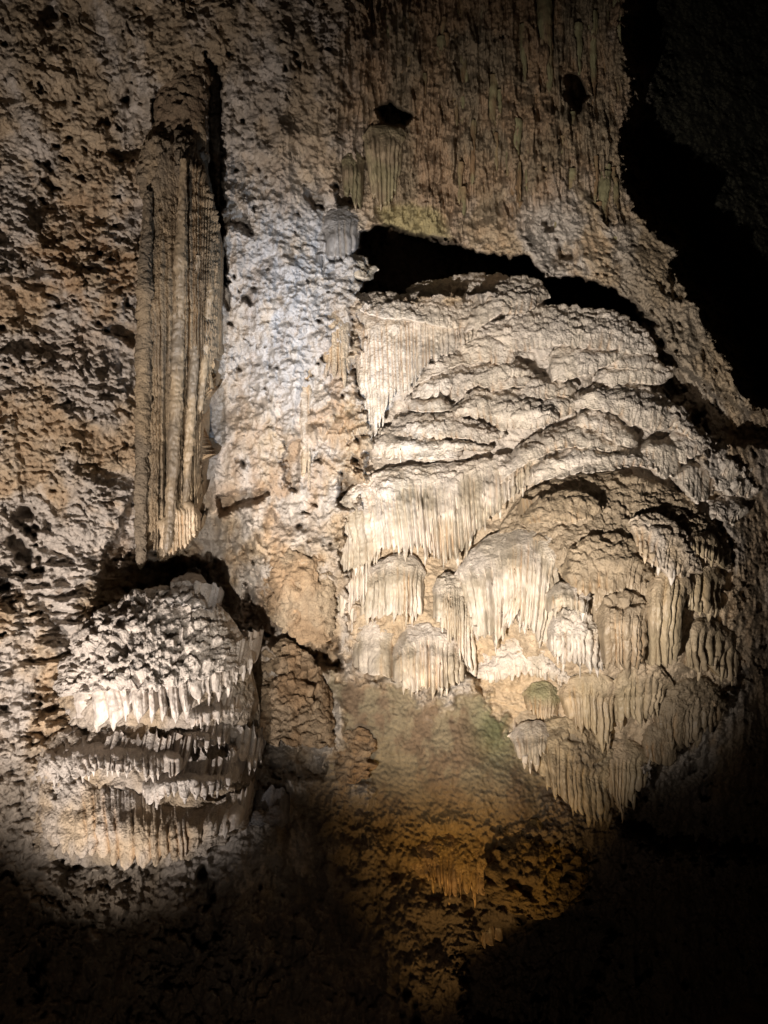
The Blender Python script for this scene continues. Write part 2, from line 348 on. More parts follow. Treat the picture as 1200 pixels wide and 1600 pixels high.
def shell(top, bot, bulge=.5, cap=.45, flute=10, amp=.05, tip=.25, under=.5, rip=.02, coral=0, off=0, ep=3, bury=.12,
          step=1.25, seed=None, colf=None, lean=.25, rag=4.0, flatten=1.0, fs=None, scl=None, base=None):
    """returns (points, tint, cap_row): a shell that swells out of the wall, its lower edge hanging in fluted teeth"""
    if seed is None: _seed[0] += 11; seed = _seed[0]
    rng = np.random.RandomState(seed)
    wpx = max(np.hypot(*(np.array(bot[-1], float)-bot[0])), np.hypot(*(np.array(top[-1], float)-top[0])))
    tp = np.array(top, float); wpx = max(wpx, np.ptp(tp[:, 0]), np.ptp(np.array(bot, float)[:, 0]))
    hpx = np.mean([b[1] for b in bot])-np.mean([t[1] for t in top])
    nu = int(wpx/step)+4; nv = int(max(hpx, 12)/(step*1.15))+6
    u = np.linspace(0, 1, nu)
    T = resample(top, u); B = resample(bot, u)
    nf = max(2, int(wpx/flute))
    wd = rng.uniform(.45, 1.5, nf)**1.5+.15; ed = np.concatenate([[0], np.cumsum(wd)]); ed /= ed[-1]
    ln = rng.uniform(0, 1, nf); gr = rng.uniform(.35, 1.25, nf)
    def fl(uu):
        i = np.clip(np.searchsorted(ed, uu, side='right')-1, 0, nf-1)
        f = np.clip((uu-ed[i])/(ed[i+1]-ed[i]), 0, 1)
        return i, np.sqrt(np.clip(1-(2*f-1)**2, 0, 1))
    i1, r1 = fl(u)
    T[:, 1] += rag*.6*fbm(T[:, 0]*.06, T[:, 0]*0+seed, seed, 3)
    E = 1-tip*(.55*ln[i1])-tip*.75*(1-r1)
    v = np.linspace(0, 1, nv)[:, None]
    ve = v*E[None, :]
    px = T[:, 0]*(1-ve)+B[:, 0]*ve; py = T[:, 1]*(1-ve)+B[:, 1]*ve
    wob = perlin(u[None]*nf*.35+seed, v*3.0, seed+1)*.2/nf
    i2, r2 = fl(np.clip(u[None]+wob*(1-v**3), 0, 1))
    r2b = fl(np.clip(u[None]*1.0+.37/nf+.4*wob, 0, 1))[1]
    A = np.clip(1-np.abs(2*u-1)**ep, 0, 1)**.5
    ve2 = np.clip(ve/cap, 0, 1); Bv = (1-(1-ve2)**1.7)*(1-.2*(1-ve2))+lean*np.clip(ve-cap, 0, 1)
    y = (base or W)(px, py)
    y = y+off-bulge*A[None]*Bv+bury
    Pt = P(px, py, y)
    n = normals(Pt)
    x = Pt[..., 0]; z = Pt[..., 2]
    f0 = cap*.75 if fs is None else fs
    fm = sst(f0*.7, f0*1.2+.08, ve+.14*perlin(u[None]*nf*.3, v*2, seed+3))
    d = -amp*(1-r2)*gr[i2]*fm*(1+.9*v**2)-.25*amp*(1-r2b)*fm
    cm = 1-fm*.8
    rr = perlin(x*7, z*17+.6*perlin(x*3, z*3, seed), seed+4); rr2 = perlin(x*15, z*30, seed+5)
    d = d+cm*(rip*(.7*np.abs(rr)+.5*np.abs(rr2))+(rip*9 if scl is None else scl)*scales(x, z, seed+5, .2))+.35*rip*fbm(x*14, z*10, seed+6, 2)
    d = d+.06*bulge**.5*fbm(x*1.8, z*1.8, seed+8, 3)
    d = d+fm*.012*fbm(x*26, z*5, seed+12, 2)
    if coral: d = d+coral*popcorn(x, z, seed+9, .13)*(.45+.55*cm)-coral*.16*sst(.3, .7, fbm(x*3, z*3.4, seed+10, 3))*cm
    d = d*sst(0, .06, v)*(.12+.88*sst(.1, .5, np.abs(n[..., 1])))
    Pt = Pt+n*d[..., None]
    # underside: the lip turns back to the wall
    k = np.linspace(0, 1, 9)[1:, None]
    last = Pt[-1]
    U = np.repeat(last[None], len(k), 0).copy()
    U[..., 1] += k*under*(1+0*u[None]); U[..., 2] += .5*under*k**2*(1+.3*perlin(u*9, 0*u+seed, seed))[None]-.02*np.sin(k*math.pi)
    full = np.concatenate([Pt, U], 0)
    if colf is None: colf = (PALE, CREAM)
    c = fbm(x*1.6, z*.9, seed+14, 3, .6)
    t = mix(np.broadcast_to(colf[0], x.shape+(3,)), colf[1], np.clip(sst(-.45, .35, c)*.65+fm*.35, 0, 1))
    stain = np.clip(1-r2, 0, 1)*fm*sst(-.2, .4, perlin(u[None]*nf*.22, v*.8, seed+15))
    t = mix(t, (colf[2] if len(colf) > 2 else np.array([.50,.27,.10])), np.clip(stain*.8, 0, 1))
    full_t = np.concatenate([t, np.repeat(t[-1:], len(k), 0)], 0)
    rows = ve.mean(1)
    LAST.clear(); LAST.update(tip=Pt[-1], px=px[-1], py=py[-1], i=i1, r=r1, ln=ln, nf=nf, w=wpx*wd/wd.sum(), seed=seed, col=colf)
    return full, full_t, int(np.searchsorted(rows, cap*.75))
def dome(name, label, cat, top, bot, group=None, mats=None, split=True, nt=0, **kw):
    full, t, cr = shell(top, bot, **kw)
    org = full[-9].mean(0)
    root = empty(name, org); tag(root, label, cat, group)
    mm = mats or (M_flow, M_drip)
    if split and 2 < cr < full.shape[0]-6:
        grid_mesh("cap", full[:cr+1], t[:cr+1], mm[0], root, org)
        grid_mesh("drapery", full[cr:], t[cr:], mm[1], root, org)
    else:
        grid_mesh("drapery", full, t, mm[0], root, org)
    if nt: teeth(nt, root, org, mm[1])
    return root

# ------------------------------------------------------------------ ribs and single stalactites (tapering tubes)
def tube(name, path, rad, yoff, mat, parent=None, org=(0, 0, 0), coral=.0, colr=(TAN, CREAM), seed=1, groove=.0, yabs=None, sq=1.0, ring=40, tipr=.25, flare=0):
    """path: pixel points top to bottom at their own depth; rad: px radius list"""
    p = np.array(path, float); d = np.concatenate([[0], np.cumsum(np.hypot(*(p[1:]-p[:-1]).T))]); L = d[-1]
    n = int(L/1.7)+8; s = np.linspace(0, L, n)
    cx = np.interp(s, d, p[:, 0])+1.2*fbm(s*.02, s*0+seed, seed, 3); cy = np.interp(s, d, p[:, 1])
    r = np.interp(s, np.linspace(0, L, len(rad)), rad)
    e = np.clip((L-s)/(r[-1]*3.5+8), 0, 1); r = r*np.sqrt(np.clip(1-(1-e)**2, tipr**2*.3, 1))
    r = r*(1+.10*fbm(s*.03, s*0, seed+5, 3))
    y = (W(cx, cy) if yabs is None else np.interp(s, np.linspace(0, L, len(yabs)), yabs))+yoff
    k = (D+y)/D/80.0
    th = np.linspace(0, 2*math.pi, ring, endpoint=False)[None]
    R = (r*k)[:, None]
    if groove: R = R*(1-groove*np.abs(perlin(th*1.6+seed, s[:, None]*.004, seed+2)))
    C = P(cx, cy, y)
    Pt = np.stack([C[:, None, 0]+R*np.cos(th), C[:, None, 1]-R*np.sin(th)*sq, C[:, None, 2]+0*R+0*th], -1)
    nn = np.stack([np.cos(th)+0*R, -np.sin(th)+0*R, 0*R+0*th], -1)
    x = C[:, None, 0]+1.3*th*R.mean(); z = C[:, None, 2]+0*th
    x = x+seed*3.1
    dd = .012*fbm(x*12, z*5, seed, 3)+.03*fbm(x*2.5, z*2.5, seed+3, 2)*np.minimum(1, R/.1)
    if coral: dd = dd+coral*popcorn(x, z, seed+9, .085)
    Pt = Pt+nn*(dd*np.minimum(1, e[:, None]*2+.1))[..., None]
    Pt = np.concatenate([Pt, Pt[-1:].mean(1, keepdims=True)+0*Pt[-1:]], 0)
    c = fbm(x*1.3, z*.8, seed+14, 3); t = mix(np.broadcast_to(colr[0], x.shape+(3,)), colr[1], sst(-.4, .4, c)); t = np.concatenate([t, t[-1:]], 0)
    return grid_mesh(name, Pt[:, ::-1], t[:, ::-1], mat, parent, org, closed=True)

# the terraced upper flowstone: one cascade, each shingle of it a part
C2 = (PALE*1.42, np.array([.80,.69,.56]))
TERR = [
 ("ledge", [(725,495),(755,455),(800,436),(838,439),(852,464)], [(722,527),(760,506),(785,494),(825,488),(850,470)], dict(bulge=.75, cap=.8, tip=.1, rip=.045, off=-.1)),
 ("ledge", [(498,428),(525,440),(560,464),(620,462),(690,462),(740,470)], [(500,462),(540,476),(600,498),(660,505),(720,515),(748,508)], dict(bulge=.6, cap=.85, tip=.05, rip=.05, off=-.05)),
 ("ledge", [(640,452),(690,438),(745,430),(790,436)], [(640,470),(700,468),(760,462),(790,452)], dict(bulge=.5, cap=.85, tip=.1, rip=.06, off=.6)),
 ("curtain", [(552,476),(600,486),(660,490),(748,505)], [(562,722),(590,692),(608,640),(640,618),(668,572),(705,555),(748,524)], dict(bulge=.55, cap=.16, tip=.22, amp=.08, flute=9, off=-.05)),
 ("ledge", [(755,512),(830,482),(880,478),(960,488),(1012,520),(1024,558)], [(765,545),(812,552),(850,545),(885,542),(905,556),(945,545),(1022,560)], dict(bulge=.5, cap=.75, tip=.12, rip=.05)),
 ("ledge", [(718,545),(755,505),(790,520),(806,550)], [(722,560),(765,573),(797,573),(806,560)], dict(bulge=.4, cap=.75, tip=.12, rip=.045)),
 ("ledge", [(858,562),(875,532),(905,538),(945,548),(988,545)], [(858,600),(890,600),(925,586),(950,572),(988,548)], dict(bulge=.5, cap=.5, tip=.12)),
 ("ledge", [(642,598),(680,560),(720,548),(765,548)], [(640,605),(662,600),(690,585),(720,570),(765,566)], dict(bulge=.4, cap=.75, tip=.1, rip=.04)),
 ("ledge", [(648,612),(690,577),(720,566),(755,572),(800,562),(832,585)], [(640,624),(672,622),(690,618),(706,634),(740,606),(762,606),(800,592),(832,590)], dict(bulge=.5, cap=.6, tip=.2)),
 ("ledge", [(762,602),(788,586),(812,582),(832,598)], [(762,614),(790,611),(815,606),(832,602)], dict(bulge=.4, cap=.6, tip=.15)),
 ("ledge", [(798,614),(828,590),(860,592),(895,604)], [(806,630),(835,628),(853,632),(870,622),(895,620)], dict(bulge=.45, cap=.6, tip=.2)),
 ("ledge", [(638,626),(665,621),(690,620),(708,632)], [(638,640),(670,646),(700,643),(709,637)], dict(bulge=.45, cap=.6, tip=.1)),
 ("ledge", [(705,642),(740,612),(790,606),(850,612),(905,622)], [(712,652),(745,652),(775,672),(808,676),(830,673),(870,662),(908,640)], dict(bulge=.6, cap=.5, tip=.15, flute=8)),
 ("ledge", [(795,632),(830,625),(862,636),(868,650)], [(800,668),(825,676),(845,672),(866,662)], dict(bulge=.3, cap=.3, tip=.15, off=-.5)),
 ("ledge", [(596,672),(640,648),(700,648),(760,668),(788,682)], [(590,692),(640,690),(690,690),(720,687),(758,697),(788,684)], dict(bulge=.45, cap=.75, tip=.1, rip=.05)),
 ("ledge", [(578,694),(600,674),(660,678),(720,685),(768,700)], [(577,716),(615,722),(655,721),(700,710),(740,708),(768,706)], dict(bulge=.6, cap=.4, tip=.18, flute=9)),
 ("ledge", [(658,708),(680,700),(705,698),(720,708)], [(656,719),(680,722),(708,718),(720,714)], dict(bulge=.4, cap=.6, tip=.1, off=-.3)),
 ("ledge", [(928,592),(960,562),(1000,562),(1045,584)], [(934,602),(970,609),(990,598),(1030,606),(1045,596)], dict(bulge=.4, cap=.6, tip=.15)),
 ("ledge", [(940,568),(970,551),(1010,558),(1034,575)], [(945,576),(985,577),(1015,584),(1034,582)], dict(bulge=.4, cap=.6, tip=.12)),
 ("ledge", [(888,624),(930,602),(975,597),(1020,610),(1068,646)], [(890,642),(930,640),(970,656),(1000,672),(1030,679),(1066,668)], dict(bulge=.6, cap=.45, tip=.15)),
 ("ledge", [(892,660),(905,645),(935,640),(965,655),(992,682)], [(898,670),(925,672),(942,679),(962,697),(990,704)], dict(bulge=.5, cap=.5, tip=.2)),
 ("ledge", [(765,735),(800,706),(850,672),(905,660),(945,684),(985,704)], [(770,760),(800,745),(835,722),(860,706),(900,700),(940,706),(985,712)], dict(bulge=.55, cap=.6, tip=.15, flute=11, rip=.045)),
 ("ledge", [(822,735),(855,702),(890,686),(940,702),(990,702),(1034,726)], [(820,764),(850,757),(880,751),(910,743),(950,737),(1000,734),(1034,738)], dict(bulge=.6, cap=.4, tip=.18)),
 ("curtain", [(990,704),(1010,686),(1050,690),(1066,704)], [(996,730),(1025,736),(1045,752),(1060,750)], dict(bulge=.6, cap=.3, tip=.2, flute=7)),
 ("ledge", [(1030,692),(1070,668),(1115,692)], [(1056,730),(1080,722),(1112,716)], dict(bulge=.45, cap=.5, tip=.25)),
 ("ledge", [(1036,640),(1062,652),(1092,676),(1110,700)], [(1036,668),(1062,676),(1084,692),(1104,712)], dict(bulge=.4, cap=.5, tip=.2)),
 ("curtain", [(1053,738),(1075,718),(1100,725),(1116,745)], [(1058,752),(1080,776),(1100,792),(1114,772)], dict(bulge=.6, cap=.3, tip=.3, flute=7)),
 ("ledge", [(1100,722),(1130,708),(1168,732)], [(1108,745),(1140,758),(1168,752)], dict(bulge=.5, cap=.4, tip=.4, coral=.6, flute=7)),
 ("ledge", [(1104,786),(1130,776),(1156,792)], [(1106,812),(1130,828),(1156,820)], dict(bulge=.5, cap=.4, tip=.4, coral=.6, flute=7)),
 ("ledge", [(1110,745),(1140,738),(1180,762)], [(1112,770),(1145,782),(1180,780)], dict(bulge=.5, cap=.4, tip=.4, coral=.7, flute=7)),
]
casc = empty("flowstone_cascade", tuple(P(np.array(800.), np.array(740.), np.array(0.))))
tag(casc, "broad pale flowstone cascade of overlapping scaly terraces, just below the long dark cavity", "flowstone")
for nm, tp, bt, kw in TERR:
    kw = dict(dict(flute=9, amp=.03, bury=.42, under=.7, rip=.035, colf=C2, lean=.35), **kw)
    if nm == 'ledge': kw['fs'] = max(.62, kw['cap']*.9); kw['bulge'] *= 1.2; kw['flute'] = kw['flute']*1.5; kw['amp'] *= .9; kw['scl'] = .68; kw['tip'] = min(.4, kw['tip']*1.5); kw['cap'] = min(.95, kw['cap']+.15)
    full, t, cr = shell(tp, bt, **kw)
    grid_mesh(nm, full, t, M_flow, casc, casc.location)

# individual domes and curtains of the lower flowstone
DK = (CREAM*.85, CREAM*.95, np.array([.42,.24,.09])); CR = (PALE*1.5, np.array([.57,.48,.36]))
YL = (CREAM*1.1, np.array([.56,.44,.28]), np.array([.40,.24,.08]))
FG = "draped domes at the foot of the flowstone"
DOMES = [
 ("flowstone_curtain", "wide cream curtain of long thin flutes right below the scaly terraces, above the arched drape", "curtain",
   [(520,800),(545,762),(600,730),(680,724),(740,722),(812,706),(838,720)], [(530,905),(566,886),(605,868),(660,866),(690,894),(712,888),(740,848),(770,815),(812,768),(838,752)], dict(bulge=.85, cap=.24, flute=8, amp=.10, tip=.2, rip=.045, under=.9)),
 ("flowstone_curtain", "tall narrow cream curtain hanging at the far left edge of the flowstone", "curtain",
   [(508,850),(522,805),(545,785),(585,800)], [(512,950),(528,985),(548,960),(580,930)], dict(bulge=.6, cap=.2, flute=9, amp=.08, tip=.15)),
 ("flowstone_curtain", "short pair of pointed teeth beneath the tall narrow curtain, above the dark hollow", "curtain",
   [(523,932),(540,922),(562,930)], [(527,1012),(541,1018),(558,985)], dict(bulge=.5, cap=.2, flute=14, amp=.08, tip=.35)),
 ("flowstone_dome", "small arched drape with straight flutes, tucked under the wide cream curtain", "flowstone",
   [(563,900),(588,878),(622,863),(651,867),(664,890)], [(560,967),(607,972),(640,966),(664,962)], dict(bulge=.75, cap=.22, flute=9, amp=.08, tip=.16, off=-.05)),
 ("flowstone_dome", "rounded hood with parallel flutes, lowest of the left domes, just above the smooth slope", "flowstone",
   [(610,1020),(630,980),(657,968),(685,974),(712,992),(730,1018)], [(611,1062),(638,1082),(670,1085),(700,1082),(731,1060)], dict(bulge=1.0, cap=.32, flute=8, amp=.085, tip=.16, rip=.035, off=-.1)),
 ("flowstone_dome", "plain blocky pale hood left of the rounded fluted hood", "flowstone",
   [(550,1000),(558,975),(585,966),(616,976)], [(548,1042),(572,1058),(596,1060),(616,1064)], dict(bulge=.8, cap=.35, flute=16, amp=.03, tip=.1)),
 ("flowstone_dome", "small dark-topped dome with a curtain down its right side, beside the big curtain", "flowstone",
   [(676,918),(685,898),(702,893),(727,901),(746,922)], [(676,968),(695,988),(714,1010),(733,1062),(748,1062)], dict(bulge=.95, cap=.28, flute=8, amp=.08, tip=.14, rip=.035, off=-.1)),
 ("flowstone_curtain", "big cream curtain of long deep flutes under a smooth hood, left of the great dome", "curtain",
   [(712,900),(725,868),(760,838),(805,822),(850,820),(886,840)], [(726,960),(750,1004),(778,1017),(806,970),(822,988),(846,1020),(862,1004)], dict(bulge=1.15, cap=.2, flute=9, amp=.11, tip=.2, off=-.1, under=.8)),
 ("flowstone_dome", "great rounded dome with a wide rippled brown top, largest in the flowstone", "flowstone",
   [(780,822),(808,778),(850,752),(905,740),(965,736),(1035,752),(1095,796),(1132,858)], [(852,905),(858,965),(905,990),(950,1010),(1000,1020),(1040,1000),(1085,930),(1134,925)], dict(bulge=.75, cap=.75, flute=13, amp=.06, tip=.12, rip=.05, scl=.6, coral=.45, colf=(np.array([.40,.31,.21]), CREAM*.8), ep=2.4, under=1.0)),
 ("flowstone_dome", "small fringed lobe on the left flank of the great dome", "flowstone",
   [(853,928),(872,908),(902,912),(922,928)], [(855,965),(872,955),(900,958),(922,962)], dict(bulge=.55, cap=.3, flute=8, amp=.06, tip=.3, off=-.95)),
 ("flowstone_dome", "shiny humped dome with a ragged skirt, lower left on the great dome", "flowstone",
   [(853,985),(862,962),(880,951),(902,947),(925,962),(942,988)], [(857,1022),(880,1045),(900,1058),(925,1052),(946,1050)], dict(bulge=1.15, cap=.35, flute=8, amp=.085, tip=.3, rip=.05, off=-.55)),
 ("flowstone_curtain", "crusty brownish curtain in the middle of the great dome's lower edge", "curtain",
   [(930,958),(948,930),(975,920),(1003,932),(1014,960)], [(938,1040),(962,1048),(985,1058),(1006,1036)], dict(bulge=.9, cap=.25, flute=9, amp=.06, tip=.25, coral=.8, off=-.7, colf=(TAN, CREAM*.8))),
 ("flowstone_curtain", "heavy smooth tan curtain on the right of the great dome, reaching lowest", "curtain",
   [(1008,925),(1022,890),(1045,872),(1072,880),(1080,905)], [(1012,1040),(1030,1046),(1050,1045),(1066,1038)], dict(bulge=.95, cap=.2, flute=13, amp=.08, tip=.1, off=-.7, colf=YL)),
 ("flowstone_dome", "low scaly lobe on the left shoulder of the great dome, above the big curtain", "flowstone",
   [(812,812),(842,780),(890,768),(935,790)], [(820,822),(850,818),(890,822),(932,812)], dict(bulge=.5, cap=.7, flute=11, amp=.04, tip=.2, rip=.05, coral=.3, off=-.42, colf=(TAN*1.3, CREAM))),
 ("flowstone_dome", "long pale lobe drooping down the right shoulder of the great dome", "flowstone",
   [(985,815),(1020,800),(1060,822),(1088,880)], [(990,850),(1012,878),(1040,905),(1078,912)], dict(bulge=.6, cap=.5, flute=11, amp=.06, tip=.25, rip=.05, off=-.42, colf=(PALE*1.3, CREAM*1.1))),
 ("flowstone_dome", "rough brown round lobe at the centre of the great dome", "flowstone",
   [(878,890),(898,850),(945,832),(995,848),(1014,892)], [(884,922),(918,938),(960,930),(1010,918)], dict(bulge=.6, cap=.65, flute=11, amp=.05, tip=.25, rip=.05, coral=.5, off=-.42, colf=(TAN*1.1, CREAM*.9))),
 ("flowstone_curtain", "short fringe beneath the upper right rim of the great dome", "curtain",
   [(1062,846),(1085,828),(1110,832),(1134,862)], [(1066,864),(1090,872),(1112,880),(1136,892)], dict(bulge=.6, cap=.35, flute=8, amp=.06, tip=.3, off=-.5, colf=YL)),
 ("flowstone_dome", "narrow hooded drape at the right of the great dome, above the crusty shaded one", "flowstone",
   [(1071,908),(1080,886),(1097,876),(1118,884),(1132,906)], [(1071,956),(1092,971),(1109,962),(1128,944)], dict(bulge=.8, cap=.3, flute=8, amp=.08, tip=.25, off=-.35, colf=YL)),
 ("flowstone_dome", "shaded hood with two fluted lobes at the right edge of the flowstone", "flowstone",
   [(1065,1000),(1080,972),(1105,960),(1140,982),(1158,1022)], [(1073,1046),(1095,1066),(1122,1046),(1140,1082),(1156,1054)], dict(bulge=1.0, cap=.3, flute=9, amp=.08, tip=.25, off=-.2, colf=YL)),
 ("flowstone_dome", "yellowish fluted drape drawn out to one long lowest tooth, beneath the shiny humped dome", "flowstone",
   [(876,1090),(890,1068),(915,1060),(945,1062),(966,1078)], [(882,1122),(909,1146),(930,1152),(948,1180),(962,1130)], dict(bulge=.85, cap=.25, flute=10, amp=.08, tip=.2, off=-.15, colf=YL)),
 ("flowstone_dome", "yellowish crusty drape between the long tooth and the dark scaly dome", "flowstone",
   [(958,1078),(978,1052),(1002,1040),(1028,1046),(1044,1072)], [(960,1134),(985,1130),(1010,1134),(1034,1100)], dict(bulge=.75, cap=.25, flute=10, amp=.06, tip=.2, coral=.5, off=-.1, colf=YL)),
 ("flowstone_dome", "little smooth greenish shelf with a toothed rim beside the smooth slope", "flowstone",
   [(820,1092),(834,1074),(856,1072),(876,1090)], [(822,1112),(845,1128),(874,1122)], dict(bulge=.7, cap=.6, flute=6, amp=.04, tip=.25, rip=.02, colf=(OLIVE*1.6, CREAM))),
 ("flowstone_dome", "dark scaly brown dome with a drooping fluted end, by the black void", "flowstone",
   [(1022,1124),(1040,1086),(1068,1066),(1095,1064),(1118,1082),(1128,1110)], [(1024,1136),(1056,1168),(1070,1188),(1088,1166),(1104,1140),(1128,1124)], dict(bulge=1.0, cap=.5, flute=9, amp=.07, tip=.2, rip=.05, colf=(TAN*.9, TAN))),
 ("flowstone_dome", "low crusty hump with a ragged yellow skirt, lowest of all the flowstone", "flowstone",
   [(832,1175),(842,1142),(872,1126),(905,1130),(935,1160),(958,1195)], [(838,1205),(865,1244),(906,1282),(940,1292),(962,1280),(964,1240)], dict(bulge=1.2, cap=.5, flute=10, amp=.07, tip=.16, coral=.5, off=-.1, colf=(TAN, YL[1], YL[2]))),
 ("flowstone_curtain", "pair of small pale teeth on the left of the low crusty hump", "curtain",
   [(798,1158),(815,1136),(842,1134),(862,1150)], [(806,1180),(828,1208),(842,1190),(860,1180)], dict(bulge=.8, cap=.4, flute=9, amp=.07, tip=.4, off=-.2)),
 ("flowstone_dome", "small fluted cone-shaped drape right of the low crusty hump", "flowstone",
   [(940,1215),(950,1182),(970,1160),(994,1170),(1022,1198)], [(946,1232),(962,1262),(975,1278),(988,1262),(1014,1222)], dict(bulge=1.0, cap=.35, flute=9, amp=.07, tip=.25, off=-.1, colf=YL)),
 ("flowstone_dome", "smooth rounded knob behind the cone-shaped drape, under the dark scaly dome", "flowstone",
   [(1002,1160),(1014,1138),(1034,1132),(1056,1150),(1064,1172)], [(1004,1180),(1025,1196),(1045,1200),(1062,1186)], dict(bulge=.9, cap=.6, flute=16, amp=.02, tip=.08, off=.0, colf=(TAN, TAN*1.1))),
 ("flowstone_dome", "gently rippled pale apron between the big fluted curtain and the yellow drapes", "flowstone",
   [(742,1040),(770,1012),(812,985),(850,1010),(880,1045),(900,1060)], [(742,1062),(775,1072),(810,1062),(850,1064),(880,1074),(904,1078)], dict(bulge=.55, cap=.85, flute=9, amp=.04, tip=.2, rip=.05, off=-.1)),
 ("flowstone_dome", "low amber-lit drape with small pointed teeth in the dim lower slope", "flowstone",
   [(640,1352),(662,1325),(700,1308),(740,1318),(772,1360)], [(652,1372),(678,1385),(700,1408),(735,1414),(768,1388)], dict(bulge=.7, cap=.5, flute=9, amp=.06, tip=.3, rip=.04, colf=(AMBER*1.0, OCHRE*1.1, AMBER))),
 ("flowstone_dome", "unlit fluted drape hanging beneath the amber-lit one, near the bottom", "flowstone",
   [(700,1425),(730,1412),(768,1418),(792,1440)], [(706,1478),(735,1482),(760,1484),(788,1472)], dict(bulge=.5, cap=.3, flute=11, amp=.05, tip=.2, colf=(BROWN, BROWN*1.2))),
 # upper wall
 ("flowstone_curtain", "olive-grey pleated curtain on the upper wall, directly under the small black hole", "curtain",
   [(566,212),(580,196),(612,194),(634,206)], [(578,300),(595,326),(610,322),(626,290)], dict(bulge=.75, cap=.14, flute=7, amp=.06, tip=.14, off=-.2, colf=(OLIVE*1.9, TAN*1.35, OLIVE*1.5))),
 ("flowstone_curtain", "narrow dim grey curtain just left of the pleated upper curtain", "curtain",
   [(534,250),(546,236),(558,236),(570,250)], [(534,300),(545,312),(556,324),(568,318)], dict(bulge=.6, cap=.2, flute=9, amp=.06, tip=.35, off=-.2, colf=(OLIVE*1.5, TAN*1.0, OLIVE))),
 ("flowstone_curtain", "stubby cool-grey column base left of the dark cavity mouth", "curtain",
   [(504,352),(514,328),(540,318),(560,335)], [(506,400),(522,410),(545,406),(562,380)], dict(bulge=.8, cap=.3, flute=10, amp=.05, tip=.15, off=-.1, colf=(GREY, GREY*1.1, TAN))),
 ("fallen_rock", "pale rough block lying in the left mouth of the dark cavity", "rock",
   [(532,418),(545,404),(566,404),(584,422)], [(536,424),(552,432),(568,438),(584,432)], dict(bulge=.7, cap=.7, flute=12, amp=.02, tip=.08, rip=.05, off=.1, coral=.4)),
]
for nm, lab, cat, tp, bt, kw in DOMES:
    kw = dict(dict(colf=CR, under=.8, bury=.34), **kw)
    if tp[0][1] < 420: kw['bury'] = .12
    if tp[0][1] > 1040: kw['bury'] = .2; kw['bulge'] *= .8
    b0 = kw['bulge']; kw['bulge'] = b0*(.6 if kw['cap'] < .26 else .75); c0 = kw['cap']; kw['cap'] = min(.9, c0*1.35+.15); kw['fs'] = c0*.8; kw['amp'] = kw['amp']*(1.75 if kw['flute'] < 10 else 1.3); kw.setdefault('scl', kw.get('rip', .02)*11)
    if kw.get('off', 0) < -.3: kw['off'] = kw['off']*.8
    w_ = abs(bt[-1][0]-bt[0][0])
    if 'lobe' in lab and kw['cap'] > .6: kw['bury'] = .12
    kw['bulge'] = min(kw['bulge'], .17+.45*w_/80)
    if tp[0][1] > 1040: tp = [(x+(x-(tp[0][0]+tp[-1][0])/2)*.08, y-9) for x, y in tp]
    kw['nt'] = int(w_/17) if kw['amp'] > .07 and 'tip' in kw and kw['tip'] >= .14 else 0
    dome(nm, lab, cat, tp, bt, group=None, **kw)

# ------------------------------------------------------------------ giant stalactite
gorg = P(np.array(255.), np.array(880.), np.array(-1.5))
gs = empty("giant_stalactite", gorg)
tag(gs, "giant hanging stalactite bundle of long parallel ribs, tallest thing on the left wall", "stalactite")
ST = (np.array([.26,.205,.145]), np.array([.42,.315,.20]))
full, t, cr = shell([(258,128),(266,92),(290,72),(312,80),(324,120)], [(236,240),(250,262),(290,270),(326,320)], bulge=.5, cap=.5, fs=.6, flute=14, amp=.04, tip=.1, rip=.02, off=.05, coral=1.0, colf=(BROWN*1.1, TAN*.9), ep=3, step=1.5, bury=.1)
grid_mesh("root", full, t, M_coral, gs, gorg)
full, t, cr = shell([(224,222),(240,190),(270,184),(300,194),(324,260),(350,390)], [(215,882),(232,884),(250,876),(272,868),(290,858),(306,836),(316,640),(336,576),(349,545)], bulge=.85, cap=.10, fs=.05, flute=15, amp=.30, tip=.12, rip=.02, off=-.2, coral=1.5, colf=ST, step=1.4, lean=.25, ep=3.2, under=.8, seed=1207)
grid_mesh("core", full, t, M_coral, gs, gorg)
RIBS = [
 ([(231,300),(226,480),(223,660),(221,800),(220,890)], [3,9,10,8,5], .02, .55),
 ([(287,250),(283,400),(277,600),(268,780),(260,866)], [3,8,9,7,5], -.02, .3),
 ([(309,400),(303,560),(296,700),(288,800)], [2,6,6,3], .05, .2),
 ([(332,380),(326,480),(318,580),(312,645)], [2,5,5,2.5], .1, .15),
]
def corey(px, py):
    """depth of the fluted core near a pixel"""
    q = full[:-8]; k = (D+q[..., 1])/D/80.0
    qx = q[..., 0]/k+600; qy = 800-q[..., 2]/k
    m = (qx-px)**2+(qy-py)**2 < 12**2
    return q[..., 1][m].min() if m.any() else W(np.array(px), np.array(py))-.5
for i, (pth, rd, yy, cor) in enumerate(RIBS):
    ya = [corey(*p)+yy for p in pth[:-1]]; ya.append(ya[-1]+.03)
    tube("rib", pth, rd, 0, M_drip if cor < .4 else M_coral, gs, gorg, coral=.25+cor*.9, colr=ST, seed=300+i*7, groove=.15, yabs=ya, sq=.9, ring=36)
full, t, cr = shell([(250,806),(272,786),(300,776),(314,800)], [(250,880),(266,872),(290,858),(316,828)], bulge=.45, cap=.3, flute=6, amp=.06, tip=.25, off=-.95, rip=.03, colf=(ST[1], CREAM), coral=.8)
grid_mesh("tip_skirt", full, t, M_drip, gs, gorg)

